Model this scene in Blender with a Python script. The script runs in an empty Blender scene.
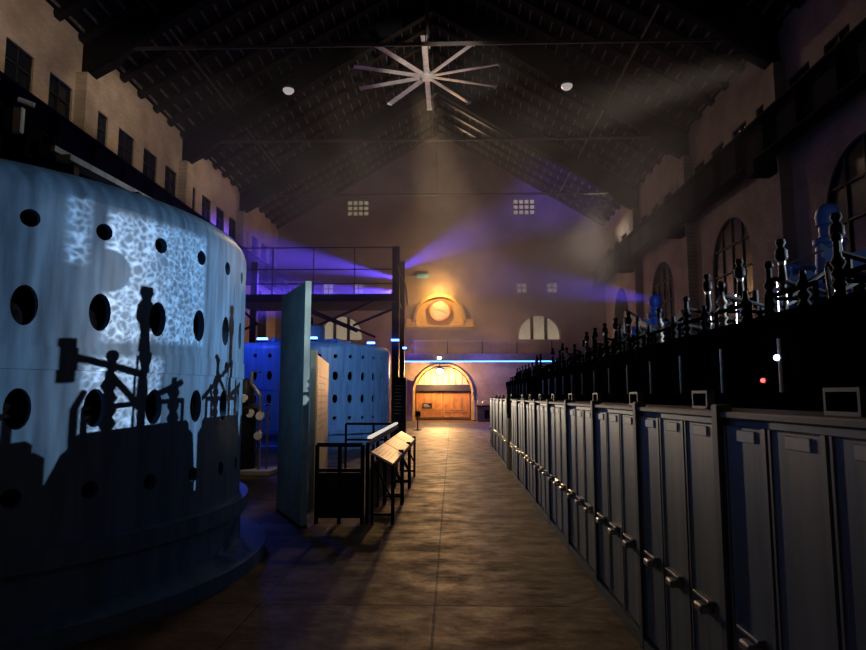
import bpy, bmesh, math, random
from mathutils import Vector, Matrix
from mathutils.geometry import tessellate_polygon
random.seed(7)
PI = math.pi
sc = bpy.context.scene
COL = sc.collection

# ------------------------------------------------------------------ materials
def mat(name, col, rough=0.6, metal=0.0, var=0.25, scale=3.0, bump=0.0, bscale=25.0, spec=0.5, emit=None, estr=0.0, col2=None):
    m = bpy.data.materials.new(name); m.use_nodes = True
    nt = m.node_tree; N = nt.nodes; L = nt.links
    b = N['Principled BSDF']
    b.inputs['Roughness'].default_value = rough
    b.inputs['Metallic'].default_value = metal
    b.inputs['Specular IOR Level'].default_value = spec
    tc = N.new('ShaderNodeTexCoord')
    nz = N.new('ShaderNodeTexNoise'); nz.inputs['Scale'].default_value = scale; nz.inputs['Detail'].default_value = 5
    L.new(tc.outputs['Object'], nz.inputs['Vector'])
    mx = N.new('ShaderNodeMix'); mx.data_type = 'RGBA'
    c2 = col2 or tuple(c * (1 - var) for c in col)
    mx.inputs['A'].default_value = (*c2, 1); mx.inputs['B'].default_value = (*col, 1)
    rp = N.new('ShaderNodeMapRange'); rp.inputs['From Min'].default_value = .35; rp.inputs['From Max'].default_value = .65
    L.new(nz.outputs['Fac'], rp.inputs['Value']); L.new(rp.outputs['Result'], mx.inputs['Factor'])
    L.new(mx.outputs['Result'], b.inputs['Base Color'])
    if bump:
        n2 = N.new('ShaderNodeTexNoise'); n2.inputs['Scale'].default_value = bscale; n2.inputs['Detail'].default_value = 4
        L.new(tc.outputs['Object'], n2.inputs['Vector'])
        bp = N.new('ShaderNodeBump'); bp.inputs['Strength'].default_value = bump; bp.inputs['Distance'].default_value = .02
        L.new(n2.outputs['Fac'], bp.inputs['Height']); L.new(bp.outputs['Normal'], b.inputs['Normal'])
    if emit:
        b.inputs['Emission Color'].default_value = (*emit, 1); b.inputs['Emission Strength'].default_value = estr
    return m

def brick_mat(name, c1, c2, mortar, axes='YZ', bw=.28, bh=.085):
    m = mat(name, c1, .85)
    nt = m.node_tree; N = nt.nodes; L = nt.links; b = N['Principled BSDF']
    tc = N.new('ShaderNodeTexCoord'); sp = N.new('ShaderNodeSeparateXYZ'); cb = N.new('ShaderNodeCombineXYZ')
    L.new(tc.outputs['Object'], sp.inputs[0]); L.new(sp.outputs[axes[0]], cb.inputs['X']); L.new(sp.outputs[axes[1]], cb.inputs['Y'])
    br = N.new('ShaderNodeTexBrick'); br.inputs['Scale'].default_value = 1.0
    br.inputs['Brick Width'].default_value = bw; br.inputs['Row Height'].default_value = bh; br.inputs['Mortar Size'].default_value = .008
    br.inputs['Color1'].default_value = (*c1, 1); br.inputs['Color2'].default_value = (*c2, 1); br.inputs['Mortar'].default_value = (*mortar, 1)
    L.new(cb.outputs[0], br.inputs['Vector'])
    nz = N.new('ShaderNodeTexNoise'); nz.inputs['Scale'].default_value = .8; nz.inputs['Detail'].default_value = 6
    L.new(tc.outputs['Object'], nz.inputs['Vector'])
    mx = N.new('ShaderNodeMix'); mx.data_type = 'RGBA'; mx.blend_type = 'MULTIPLY'; mx.inputs['Factor'].default_value = .7
    cr = N.new('ShaderNodeValToRGB'); cr.color_ramp.elements[0].position = .3; cr.color_ramp.elements[0].color = (.45, .42, .4, 1); cr.color_ramp.elements[1].position = .65
    L.new(nz.outputs['Fac'], cr.inputs[0]); L.new(br.outputs['Color'], mx.inputs['A']); L.new(cr.outputs[0], mx.inputs['B'])
    L.new(mx.outputs['Result'], b.inputs['Base Color'])
    bp = N.new('ShaderNodeBump'); bp.inputs['Strength'].default_value = .5; bp.inputs['Distance'].default_value = .01
    L.new(br.outputs['Fac'], bp.inputs['Height']); bp.invert = True; L.new(bp.outputs['Normal'], b.inputs['Normal'])
    return m

def floor_mat():
    m = mat('floor_slabs', (.22, .17, .12), .45)
    nt = m.node_tree; N = nt.nodes; L = nt.links; b = N['Principled BSDF']
    tc = N.new('ShaderNodeTexCoord')
    mp = N.new('ShaderNodeMapping'); mp.inputs['Location'].default_value = (.14, .17, 0)
    L.new(tc.outputs['Object'], mp.inputs['Vector'])
    br = N.new('ShaderNodeTexBrick'); br.offset = 0; br.inputs['Scale'].default_value = 1
    br.inputs['Brick Width'].default_value = 1.36; br.inputs['Row Height'].default_value = 1.34; br.inputs['Mortar Size'].default_value = .012
    br.inputs['Mortar Smooth'].default_value = .3
    br.inputs['Color1'].default_value = (.19, .112, .042, 1); br.inputs['Color2'].default_value = (.13, .078, .030, 1); br.inputs['Mortar'].default_value = (.06, .04, .025, 1)
    L.new(mp.outputs[0], br.inputs['Vector'])
    # worn patches, streaked across the aisle
    m2 = N.new('ShaderNodeMapping'); m2.inputs['Scale'].default_value = (1, 1.25, 1)
    L.new(tc.outputs['Object'], m2.inputs['Vector'])
    nz = N.new('ShaderNodeTexNoise'); nz.inputs['Scale'].default_value = 2.2; nz.inputs['Detail'].default_value = 10; nz.inputs['Roughness'].default_value = .68
    L.new(m2.outputs[0], nz.inputs['Vector'])
    cr = N.new('ShaderNodeValToRGB'); cr.color_ramp.elements[0].position = .34; cr.color_ramp.elements[0].color = (.32, .28, .25, 1)
    cr.color_ramp.elements[1].position = .68; cr.color_ramp.elements[1].color = (1.15, 1.1, 1.05, 1)
    L.new(nz.outputs['Fac'], cr.inputs[0])
    mx = N.new('ShaderNodeMix'); mx.data_type = 'RGBA'; mx.blend_type = 'MULTIPLY'; mx.inputs['Factor'].default_value = 1
    L.new(br.outputs['Color'], mx.inputs['A']); L.new(cr.outputs[0], mx.inputs['B']); L.new(mx.outputs['Result'], b.inputs['Base Color'])
    rr = N.new('ShaderNodeMapRange'); rr.inputs['To Min'].default_value = .75; rr.inputs['To Max'].default_value = .48
    rr.inputs['From Min'].default_value = .35; rr.inputs['From Max'].default_value = .65
    L.new(nz.outputs['Fac'], rr.inputs['Value']); L.new(rr.outputs['Result'], b.inputs['Roughness'])
    n3 = N.new('ShaderNodeTexNoise'); n3.inputs['Scale'].default_value = 6; n3.inputs['Detail'].default_value = 8
    L.new(m2.outputs[0], n3.inputs['Vector'])
    ad = N.new('ShaderNodeMath'); ad.operation = 'MULTIPLY_ADD'; ad.inputs[1].default_value = -1.2
    L.new(br.outputs['Fac'], ad.inputs[0]); L.new(n3.outputs['Fac'], ad.inputs[2])
    bp = N.new('ShaderNodeBump'); bp.inputs['Strength'].default_value = .55; bp.inputs['Distance'].default_value = .02
    L.new(ad.outputs[0], bp.inputs['Height']); L.new(bp.outputs['Normal'], b.inputs['Normal'])
    b.inputs['Specular IOR Level'].default_value = .28
    return m

def paint_mat(name, col, rough=.42):
    """old machine enamel: streaky vertical weathering"""
    m = mat(name, col, rough)
    nt = m.node_tree; N = nt.nodes; L = nt.links; b = N['Principled BSDF']
    tc = N.new('ShaderNodeTexCoord'); mp = N.new('ShaderNodeMapping'); mp.inputs['Scale'].default_value = (5, 5, .5)
    L.new(tc.outputs['Object'], mp.inputs[0])
    nz = N.new('ShaderNodeTexNoise'); nz.inputs['Scale'].default_value = 1.5; nz.inputs['Detail'].default_value = 7; nz.inputs['Roughness'].default_value = .65
    L.new(mp.outputs[0], nz.inputs['Vector'])
    cr = N.new('ShaderNodeValToRGB')
    cr.color_ramp.elements[0].position = .3; cr.color_ramp.elements[0].color = (*[c * .55 for c in col], 1)
    cr.color_ramp.elements[1].position = .6; cr.color_ramp.elements[1].color = (*col, 1)
    L.new(nz.outputs['Fac'], cr.inputs[0]); L.new(cr.outputs[0], b.inputs['Base Color'])
    return m

M = {}
M['gen_blue'] = paint_mat('gen_blue', (.15, .31, .52), .42)
M['gen_shade'] = mat('gen_shade', (.004, .004, .005), .9, spec=.05)  # near-black: shade inside the casing put into the colour
M['cab_blue'] = paint_mat('cab_blue', (.24, .27, .28), .5)
M['cab_post'] = mat('cab_post', (.10, .13, .16), .6)
M['black'] = mat('black_iron', (.011, .011, .013), .55, .0, spec=.2)
M['tank'] = mat('black_tank', (.006, .006, .007), .9, .0, spec=.0)
M['black_matte'] = mat('black_matte', (.012, .012, .013), .8)
M['tube'] = mat('rail_highlight', (.9, .88, .84), .4, emit=(1, .9, .78), estr=.7)  # white colour and emission stand in for a highlight on the handrail
M['steel'] = mat('worn_steel', (.55, .53, .5), .3, .9)
M['brass'] = mat('dull_brass', (.55, .42, .22), .35, .9)
M['plate'] = mat('label_plate', (.75, .73, .68), .5)
M['porcelain'] = mat('porcelain', (.62, .58, .5), .2)
M['brick_left'] = brick_mat('pale_brick_left', (.52, .40, .29), (.44, .34, .25), (.35, .28, .21), 'YZ')
M['brick_right'] = brick_mat('pale_brick_right', (.42, .34, .26), (.36, .29, .22), (.28, .23, .18), 'YZ')
M['brick_far'] = brick_mat('pale_brick_far', (.48, .35, .25), (.42, .30, .22), (.32, .25, .18), 'XZ')
M['stone'] = mat('buff_stone', (.55, .43, .30), .7, bump=.2)
M['floor'] = floor_mat()
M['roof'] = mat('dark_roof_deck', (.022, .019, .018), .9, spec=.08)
M['batten'] = mat('grey_roof_batten', (.20, .17, .15), .85, spec=.1, scale=6, var=.6)
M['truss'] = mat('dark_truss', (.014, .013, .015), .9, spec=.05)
M['tie'] = mat('tie_rod', (.10, .085, .08), .5, .4)
M['beam'] = mat('runway_paint', (.016, .015, .018), .9, spec=.05)
M['pane'] = mat('dark_pane', (.012, .014, .022), .25, spec=.5)
M['pane_lit'] = mat('lit_pane', (.4, .38, .32), .5, emit=(1, .82, .52), estr=.28, var=.5, scale=1.2)
M['pane_sky'] = mat('lit_skylight', (.4, .38, .32), .5, emit=(1, .78, .5), estr=.30)
M['frame'] = mat('window_frame', (.02, .02, .022), .6)
M['door'] = mat('oak_door', (.62, .27, .08), .5, col2=(.42, .17, .05), scale=2)
M['door_trim'] = mat('door_trim', (.62, .36, .14), .5)
M['ochre'] = mat('ochre_plaster', (.75, .48, .15), .7)
M['rail'] = mat('balcony_paint', (.42, .33, .26), .55)
M['slab'] = mat('balcony_slab', (.32, .27, .26), .7)
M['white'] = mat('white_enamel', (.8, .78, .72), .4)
M['bowl'] = mat('lamp_bowl', (.8, .78, .72), .4, emit=(1, .9, .85), estr=.35)
M['clock_face'] = mat('clock_face', (.85, .78, .6), .4)
M['fan'] = mat('fan_aluminium', (.75, .70, .65), .4, .3)
M['lamp_glass'] = mat('sodium_lamp', (1, .8, .5), .3, emit=(1, .62, .24), estr=60)
M['lamp_small'] = mat('small_lamp', (1, .8, .5), .3, emit=(1, .75, .45), estr=25)
M['led_blue'] = mat('blue_led', (.1, .2, 1), .3, emit=(.05, .16, 1), estr=16)
M['led_cyan'] = mat('cyan_led_strip', (.2, .4, 1), .3, emit=(.05, .24, 1), estr=9)
M['led_white'] = mat('white_blue_led', (.6, .7, 1), .3, emit=(.45, .55, 1), estr=14)
M['led_red'] = mat('red_led', (1, .1, .1), .3, emit=(1, .05, .05), estr=6)
M['led_green'] = mat('green_led', (.1, 1, .5), .3, emit=(.12, 1, .45), estr=3)
M['sign_teal'] = mat('teal_sign', (.1, .5, .45), .4, emit=(.2, .85, .75), estr=.45)
M['totem_side'] = mat('teal_panel', (.34, .48, .47), .7, spec=.2)
M['totem_edge'] = mat('lit_edge', (.62, .78, .68), .5)  # paler than the face: light on the edge put into the colour
M['cream'] = mat('cream_panel', (.72, .64, .46), .55)
M['board'] = mat('reading_board', (.72, .60, .40), .45)
M['mez'] = mat('mezzanine_steel', (.05, .045, .06), .6, .2)
M['guard'] = mat('pale_blue_plate', (.12, .20, .36), .6, spec=.2)
M['gov_blue'] = mat('governor_blue', (.07, .16, .42), .4)
M['grey'] = mat('grey_metal', (.42, .40, .38), .5)
M['pinkwall'] = mat('pale_board', (.70, .55, .45), .6)

# ------------------------------------------------------------------ mesh helper
class MB:
    def __init__(s): s.bm = bmesh.new()
    def box(s, x0, x1, y0, y1, z0, z1, bev=0.0):
        r = bmesh.ops.create_cube(s.bm, size=1)
        vs = r['verts']
        for v in vs:
            v.co = Vector(((x0 + x1) / 2 + v.co.x * (x1 - x0), (y0 + y1) / 2 + v.co.y * (y1 - y0), (z0 + z1) / 2 + v.co.z * (z1 - z0)))
        if bev:
            es = list({e for v in vs for e in v.link_edges})
            bmesh.ops.bevel(s.bm, geom=es, offset=bev, segments=1, affect='EDGES')
        return s
    def bar(s, p0, p1, w, h=None, up=(0, 0, 1)):
        """rectangular bar from p0 to p1"""
        h = h or w
        p0 = Vector(p0); p1 = Vector(p1); d = (p1 - p0).normalized()
        u = Vector(up)
        if abs(d.dot(u)) > .98: u = Vector((1, 0, 0))
        a = d.cross(u).normalized(); b = a.cross(d)
        q = []
        for p in (p0, p1):
            for sx, sy in ((-1, -1), (1, -1), (1, 1), (-1, 1)):
                q.append(s.bm.verts.new(p + a * sx * w / 2 + b * sy * h / 2))
        f = s.bm.faces.new
        f(q[0:4][::-1]); f(q[4:8])
        for i in range(4):
            j = (i + 1) % 4
            f((q[i], q[j], q[4 + j], q[4 + i]))
        return s
    def cyl(s, p0, p1, r, r2=None, n=12):
        r2 = r if r2 is None else r2
        p0 = Vector(p0); p1 = Vector(p1); d = (p1 - p0).normalized()
        u = Vector((0, 0, 1)) if abs(d.z) < .95 else Vector((1, 0, 0))
        a = d.cross(u).normalized(); b = d.cross(a)
        A = [s.bm.verts.new(p0 + (a * math.cos(2 * PI * i / n) + b * math.sin(2 * PI * i / n)) * r) for i in range(n)]
        B = [s.bm.verts.new(p1 + (a * math.cos(2 * PI * i / n) + b * math.sin(2 * PI * i / n)) * r2) for i in range(n)]
        s.bm.faces.new(A[::-1]); s.bm.faces.new(B)
        for i in range(n):
            j = (i + 1) % n
            s.bm.faces.new((A[i], A[j], B[j], B[i]))
        return s
    def tube(s, pts, r, n=8):
        for p, q in zip(pts[:-1], pts[1:]): s.cyl(p, q, r, n=n)
        for p in pts[1:-1]: s.ball(p, r * 1.02, 8)
        return s
    def ball(s, c, r, n=12, sz=1.0):
        R = bmesh.ops.create_uvsphere(s.bm, u_segments=n, v_segments=max(6, n // 2), radius=r)
        for v in R['verts']: v.co = Vector((v.co.x, v.co.y, v.co.z * sz)) + Vector(c)
        return s
    def lathe(s, prof, c=(0, 0, 0), n=32, a0=0.0, a1=2 * PI, axis='Z'):
        full = abs(a1 - a0 - 2 * PI) < 1e-6
        m = n if full else n + 1
        rings = []
        for r, z in prof:
            ring = []
            for i in range(m):
                a = a0 + (a1 - a0) * i / n
                if axis == 'Z': p = Vector((r * math.cos(a), r * math.sin(a), z))
                elif axis == 'Y': p = Vector((r * math.cos(a), z, r * math.sin(a)))
                else: p = Vector((z, r * math.cos(a), r * math.sin(a)))
                ring.append(s.bm.verts.new(p + Vector(c)))
            rings.append(ring)
        for A, B in zip(rings[:-1], rings[1:]):
            for i in range(n):
                j = (i + 1) % m
                try: s.bm.faces.new((A[i], A[j], B[j], B[i]))
                except ValueError: pass
        return s
    def wallpoly(s, loops, axis, a, b):
        """2D outline with holes, extruded from a to b along axis. 2D coords: axis X -> (y,z), Y -> (x,z), Z -> (x,y)"""
        def P(p, t):
            if axis == 'X': return Vector((t, p[0], p[1]))
            if axis == 'Y': return Vector((p[0], t, p[1]))
            return Vector((p[0], p[1], t))
        tris = tessellate_polygon([[Vector((p[0], p[1], 0)) for p in l] for l in loops])
        flat = [p for l in loops for p in l]
        va = [s.bm.verts.new(P(p, a)) for p in flat]; vb = [s.bm.verts.new(P(p, b)) for p in flat]
        for t in tris:
            try:
                s.bm.faces.new([va[i] for i in t]); s.bm.faces.new([vb[i] for i in t][::-1])
            except ValueError: pass
        o = 0
        for l in loops:
            n = len(l)
            for i in range(n):
                j = (i + 1) % n
                s.bm.faces.new((va[o + i], va[o + j], vb[o + j], vb[o + i]))
            o += n
        return s

def build(name, mb, m, parent=None, smooth=35, tri=False):
    bm = mb.bm
    bmesh.ops.recalc_face_normals(bm, faces=bm.faces)
    me = bpy.data.meshes.new(name); bm.to_mesh(me); bm.free()
    if smooth:
        for p in me.polygons: p.use_smooth = True
        me.set_sharp_from_angle(angle=math.radians(smooth))
    me.materials.append(m)
    o = bpy.data.objects.new(name, me); COL.objects.link(o)
    if parent is not None: o.parent = parent
    return o

def tag(o, label=None, cat=None, group=None, kind=None):
    if label: o['label'] = label
    if cat: o['category'] = cat
    if group: o['group'] = group
    if kind: o['kind'] = kind
    return o
def thing(name, label, cat, loc=(0, 0, 0), group=None, rz=0.0):
    o = bpy.data.objects.new(name, None); COL.objects.link(o)
    o.empty_display_size = .2; o.location = loc; o.rotation_euler = (0, 0, rz)
    return tag(o, label, cat, group)
KIDS = {}
def kids(o): return [c for c in bpy.data.objects if c.parent is o]
def copy_tree(o, loc=None, label=None, parent=None, rz=None):
    c = o.copy(); COL.objects.link(c)
    if parent is not None: c.parent = parent
    if loc is not None: c.location = loc
    if rz is not None: c.rotation_euler = (0, 0, rz)
    if label: c['label'] = label
    for ch in kids(o): copy_tree(ch, parent=c)
    return c
def struct(name, mb, m, parent=None, smooth=35, label=None, cat=None):
    o = build(name, mb, m, parent, smooth)
    if parent is None: tag(o, label, cat, None, 'structure')
    return o
def sroot(name, label, cat):
    o = thing(name, label, cat); o['kind'] = 'structure'; return o
def arch(cx, z0, w, spring, n=16):
    r = w / 2
    return [(cx - r, z0), (cx + r, z0)] + [(cx + r * math.cos(PI * i / n), spring + r * math.sin(PI * i / n)) for i in range(0, n + 1)]
def rect(x0, x1, z0, z1): return [(x0, z0), (x1, z0), (x1, z1), (x0, z1)]
ORD = ['first', 'second', 'third', 'fourth', 'fifth', 'sixth', 'seventh', 'eighth', 'ninth', 'tenth', 'eleventh', 'twelfth', 'thirteenth', 'fourteenth', 'fifteenth', 'sixteenth', 'seventeenth', 'eighteenth', 'nineteenth', 'twentieth']

# ------------------------------------------------------------------ hall dimensions
XL, XR, XC = -12.1, 10.45, -.82
YN, YF = -6.0, 44.0
EAVE, RIDGE = 13.35, 20.1
SL = (RIDGE - EAVE) / (XR - XC)
TR = [4.15 + 7.95 * i for i in range(5)]          # 4.15 12.1 20.05 28.0 35.95
def roof_z(x): return RIDGE - abs(x - XC) * SL

struct('floor', MB().box(XL - .5, XR + .5, YN - .5, YF + .5, -.3, 0), M['floor'], smooth=0, label='worn brown slab floor of the hall', cat='floor')

# side walls with high square windows and tall arches below
def side_wall(name, xin, xout, m, label):
    loops = [rect(YN, YF, 0, EAVE + .35)]
    wins, arcs = [], []
    for b in [-3.8] + TR:
        for k in range(4):
            y0 = b + .45 + k * 1.93
            if YN + .3 < y0 and y0 + 1.2 < YF - .2: wins.append((y0, y0 + 1.18, 9.75, 11.35))
        cy = b + 4.2
        if cy + 1.8 < YF: arcs.append(cy)
    for w in wins: loops.append(rect(*w))
    for cy in arcs: loops.append(arch(cy, 2.2, 3.4, 6.55))
    o = struct(name, MB().wallpoly(loops, 'X', xin, xout), m, smooth=0, label=label, cat='wall')
    return wins, arcs
winsL, arcL = side_wall('wall_left', XL, XL - .55, M['brick_left'], 'tall brick side wall behind the big blue casings')
winsR, arcR = side_wall('wall_right', XR, XR + .55, M['brick_right'], 'tall brick side wall behind the black switches')
wn = 0
def window_unit(n, axis, t, sgn, shape, panem, label, bars=(2, 3), barw=.05, kind='rect', depth=.12):
    """window set into a wall; axis 'X': wall plane x=t, sgn points outward"""
    r = sroot(f'window_{n}', label, 'window')
    a, b = t + sgn * depth, t + sgn * (depth + .03)
    build('pane', MB().wallpoly([shape], axis, a, b), panem, r, smooth=0)
    f = MB()
    us = [p[0] for p in shape]; vs = [p[1] for p in shape]
    u0, u1, v0, v1 = min(us), max(us), min(vs), max(vs)
    def topv(u):
        if kind == 'rect': return v1
        c = (u0 + u1) / 2; R = (u1 - u0) / 2
        return v1 - R + math.sqrt(max(0, R * R - (u - c) ** 2))
    def q(u, v): return (t + sgn * (depth - .03), u, v) if axis == 'X' else (u, t + sgn * (depth - .03), v)
    for i in range(1, bars[0]):
        u = u0 + (u1 - u0) * i / bars[0]
        f.bar(q(u, v0), q(u, topv(u) - .02), *((barw, .05) if axis == 'X' else (.05, barw)))
    for i in range(1, bars[1]):
        v = v0 + (v1 - v0) * i / bars[1]
        uu0, uu1 = u0, u1
        if kind == 'arch':
            c = (u0 + u1) / 2; R = (u1 - u0) / 2; sp = v1 - R
            if v > sp:
                h = math.sqrt(max(0, R * R - (v - sp) ** 2)); uu0, uu1 = c - h, c + h
        f.bar(q(uu0, v), q(uu1, v), .05, barw)
    for p, s2 in zip(shape, shape[1:] + shape[:1]):
        if (Vector(p) - Vector(s2)).length > 1e-4: f.bar(q(*p), q(*s2), .09, .06)
    build('window_frame', f, M['frame'], r, smooth=0)
    return r
for i, w in enumerate(winsL):
    if w[0] > 15: wn += 1; window_unit(wn, 'X', XL, -1, rect(*w), M['pane'], f'dark square clerestory window above the left girder, {ORD[min(i-9,19)] if i>=9 else "near"} along the wall')
for i, w in enumerate(winsR):
    if w[0] > 15: wn += 1; window_unit(wn, 'X', XR, 1, rect(*w), M['pane'], f'dark square clerestory window above the right girder, {ORD[min(i-9,19)] if i>=9 else "near"} along the wall')
for i, cy in enumerate(arcR):
    if cy > 10: wn += 1; window_unit(wn, 'X', XR, 1, arch(cy, 2.2, 3.4, 6.55), M['pane'], f'tall dark arched window in the right wall, number {i} away from the camera', (4, 6), .06, 'arch')
for i, cy in enumerate(arcL):
    if cy > 10: wn += 1; window_unit(wn, 'X', XL, -1, arch(cy, 2.2, 3.4, 6.55), M['pane'], f'tall dark arched window in the left wall, number {i} away from the camera', (4, 6), .06, 'arch')

# pilasters under each truss, string courses, sills
for x, s, nm, m in ((XL, 1, 'left', M['brick_left']), (XR, -1, 'right', M['brick_right'])):
    p = MB()
    for b in TR:
        x0, x1 = sorted((x, x + s * .38)); p.box(x0, x1, b - .42, b + .32, 0, 12.0)
    struct(f'pilaster_{nm}', p, m, smooth=0, label=f'brick pilasters under the roof trusses on the {nm} wall', cat='pilaster')
# far wall (gable end)
gable = [(XL, 0), (XR, 0), (XR, EAVE), (XC, RIDGE), (XL, EAVE)]
loops = [gable]
door_w = 3.78
loops.append(arch(XC + .22, .01, door_w, 1.75, 20))
lun = []
for cx in (XC - 6.75, XC + 6.75): lun.append(arch(cx, 5.4, 2.84, 5.45 + .2, 18))
loops += lun
smalls = [rect(cx - .36, cx + .36, 8.62, 9.32) for cx in (XC - 7.7, XC - 5.62, XC + 5.62, XC + 7.7)]
loops += smalls
skys = [rect(cx - .75, cx + .75, 14.1, 15.2) for cx in (XC - 5.7, XC + 5.85)]
loops += skys
loops.append(arch(XC, 6.4, 3.2, 6.75, 24))
struct('wall_far', MB().wallpoly(loops, 'Y', YF, YF + .55), M['brick_far'], smooth=0, label='far brick gable end wall with clock and arched doors', cat='wall')
struct('wall_back', MB().box(XL, XR, YN - .4, YN, 0, EAVE), M['brick_far'], smooth=0, label='end wall behind the camera', cat='wall')
for i, l in enumerate(lun):
    wn += 1; window_unit(wn, 'Y', YF, 1, l, M['pane_lit'], ['half-round lit window behind the steel braces', 'half-round lit window right of the clock over the balcony'][i], (3, 1), .22, 'arch', .3)
for i, l in enumerate(smalls):
    wn += 1; window_unit(wn, 'Y', YF, 1, l, M['pane_lit'], 'small square lit window, ' + ['outermost left of the clock', 'inner one left of the clock', 'inner one right of the clock', 'outermost right of the clock'][i], (2, 2), .06, 'rect', .25)
for i, l in enumerate(skys):
    wn += 1; window_unit(wn, 'Y', YF, 1, l, M['pane_sky'], 'gable skylight with bars high up ' + ['left of the fan', 'right of the fan'][i], (4, 3), .1, 'rect', .2)

# roof deck with battens (boards) on each slope
rf = MB()
for sgn, xe in ((-1, XL), (1, XR)):
    x_out = xe + sgn * .5
    pts = [(x_out, roof_z(x_out)), (XC, RIDGE), (XC, RIDGE + .2), (x_out, roof_z(x_out) + .2)]
    rf.wallpoly([pts], 'Y', YN - .3, YF + .5)
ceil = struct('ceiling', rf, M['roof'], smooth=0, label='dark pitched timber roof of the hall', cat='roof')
bt = MB(); rft = MB()
L = math.hypot(XR - XC, RIDGE - EAVE)
for sgn in (-1, 1):
    n = 26
    for i in range(n):
        t = (i + .6) / n
        x = XC + sgn * (XR - XC) * t; z = roof_z(x) - .07
        bt.bar((x, YN, z), (x, YF, z), .045, .11)
    y = YN + .6
    while y < YF:
        xe = XL if sgn < 0 else XR
        rft.bar((xe, y, roof_z(xe) - .16), (XC, y, RIDGE - .16), .30, .2)
        y += 1.325
build('battens', bt, M['batten'], ceil, smooth=0)
build('rafters', rft, M['roof'], ceil, smooth=0)
# long conduits running down each slope
for x, nm in ((XC - 8.9, 'conduit'), (XC + 7.9, 'conduit')):
    build(nm, MB().tube([(x, YN + 1, roof_z(x) - .55), (x, YF - 1, roof_z(x) - .55)], .04), M['tie'], ceil)

# trusses: plated rafter girders with deep haunches at the walls, thin tie rod
for i, b in enumerate(TR):
    r = sroot('roof_truss', f'dark plated roof truss, {ORD[i]} from the camera', 'truss')
    g = MB()
    for sgn, xe in ((-1, XL), (1, XR)):
        xw = xe
        d = 1.15
        pts = [(xw, roof_z(xw) - .1), (XC, RIDGE - .1), (XC, RIDGE - .1 - d * .8), (xw - sgn * 2.4, roof_z(xw - sgn * 2.4) - d), (xw - sgn * 1.2, roof_z(xw) - .75), (xw, EAVE - 1.45)]
        g.wallpoly([pts], 'Y', b - .12, b + .12)
    build('truss_girder', g, M['truss'], r, smooth=0)
    fl = MB()
    for sgn, xe in ((-1, XL), (1, XR)):
        xa = xe - sgn * 2.4
        fl.bar((xa, b, roof_z(xa) - 1.17), (XC, b, RIDGE - 1.04), .34, .05)
        fl.bar((xe, b, EAVE - 1.47), (xe - sgn * 1.2, b, roof_z(xe) - .77), .4, .05)
    build('bottom_flange', fl, M['truss'], r, smooth=0)
    build('tie_rod', MB().bar((XL + 1.6, b, 13.0), (XR - 1.6, b, 13.0), .07, .11), M['tie'], r, smooth=0)
    build('king_rod', MB().cyl((XC, b, 13.0), (XC, b, RIDGE - .8), .025, n=6), M['tie'], r)

# crane runway girders
for x, s, nm, zb in ((XL, 1, 'left', 8.35), (XR, -1, 'right', 8.95)):
    r = sroot(f'runway_beam_{nm}', f'dark crane runway girder along the {nm} wall', 'girder')
    g = MB(); xc = x + s * .8
    g.box(xc - .05, xc + .05, YN, YF - .05, zb, zb + 1.15)
    g.box(xc - .28, xc + .28, YN, YF - .05, zb + 1.1, zb + 1.16); g.box(xc - .25, xc + .25, YN, YF - .05, zb - .05, zb)
    y = YN + .5
    while y < YF - .5:
        g.box(xc - .24, xc + .24, y, y + .03, zb, zb + 1.1); y += 1.9
    build('girder', g, M['beam'], r, smooth=0)
    build('crane_rail', MB().box(xc - .04, xc + .04, YN, YF - .05, zb + 1.16, zb + 1.28), M['tie'], r, smooth=0)
    g = MB()
    for b in TR:
        x0, x1 = sorted((x + s * .38, x + s * 1.1)); g.box(x0, x1, b - .3, b + .2, zb - .5, zb - .05)
    build('bracket', g, M['beam'], r, smooth=0)

# ------------------------------------------------------------------ far wall fittings
CX = XC
dr = sroot('door_1', 'arched orange wooden double doors under the bright lamp', 'door')
dcx = XC + .22
hw = door_w / 2
fan_shape = [p for p in arch(dcx, 2.35, door_w - .1, 2.35 - .6, 20) if p[1] >= 2.3]
fs = [(dcx - hw + .05, 2.35)] + [(dcx + hw - .05, 2.35)] + [p for p in arch(dcx, 0, door_w - .1, 1.75, 24)[2:] if p[1] > 2.36]
build('fanlight', MB().wallpoly([fs], 'Y', YF + .12, YF + .2), M['cream'], dr, smooth=0)
g = MB()
for k in range(-4, 5):
    u = dcx + k * .42; h = math.sqrt(max(0, (hw - .05) ** 2 - (u - dcx) ** 2)) + 1.75
    if h > 2.5: g.bar((u, YF + .1, 2.35), (u, YF + .1, h), .05, .05)
build('glazing_bars', g, M['door_trim'], dr, smooth=0)
build('transom', MB().box(dcx - hw, dcx + hw, YF - .12, YF + .2, 1.93, 2.36, .02), M['mez'], dr, smooth=0)
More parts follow.
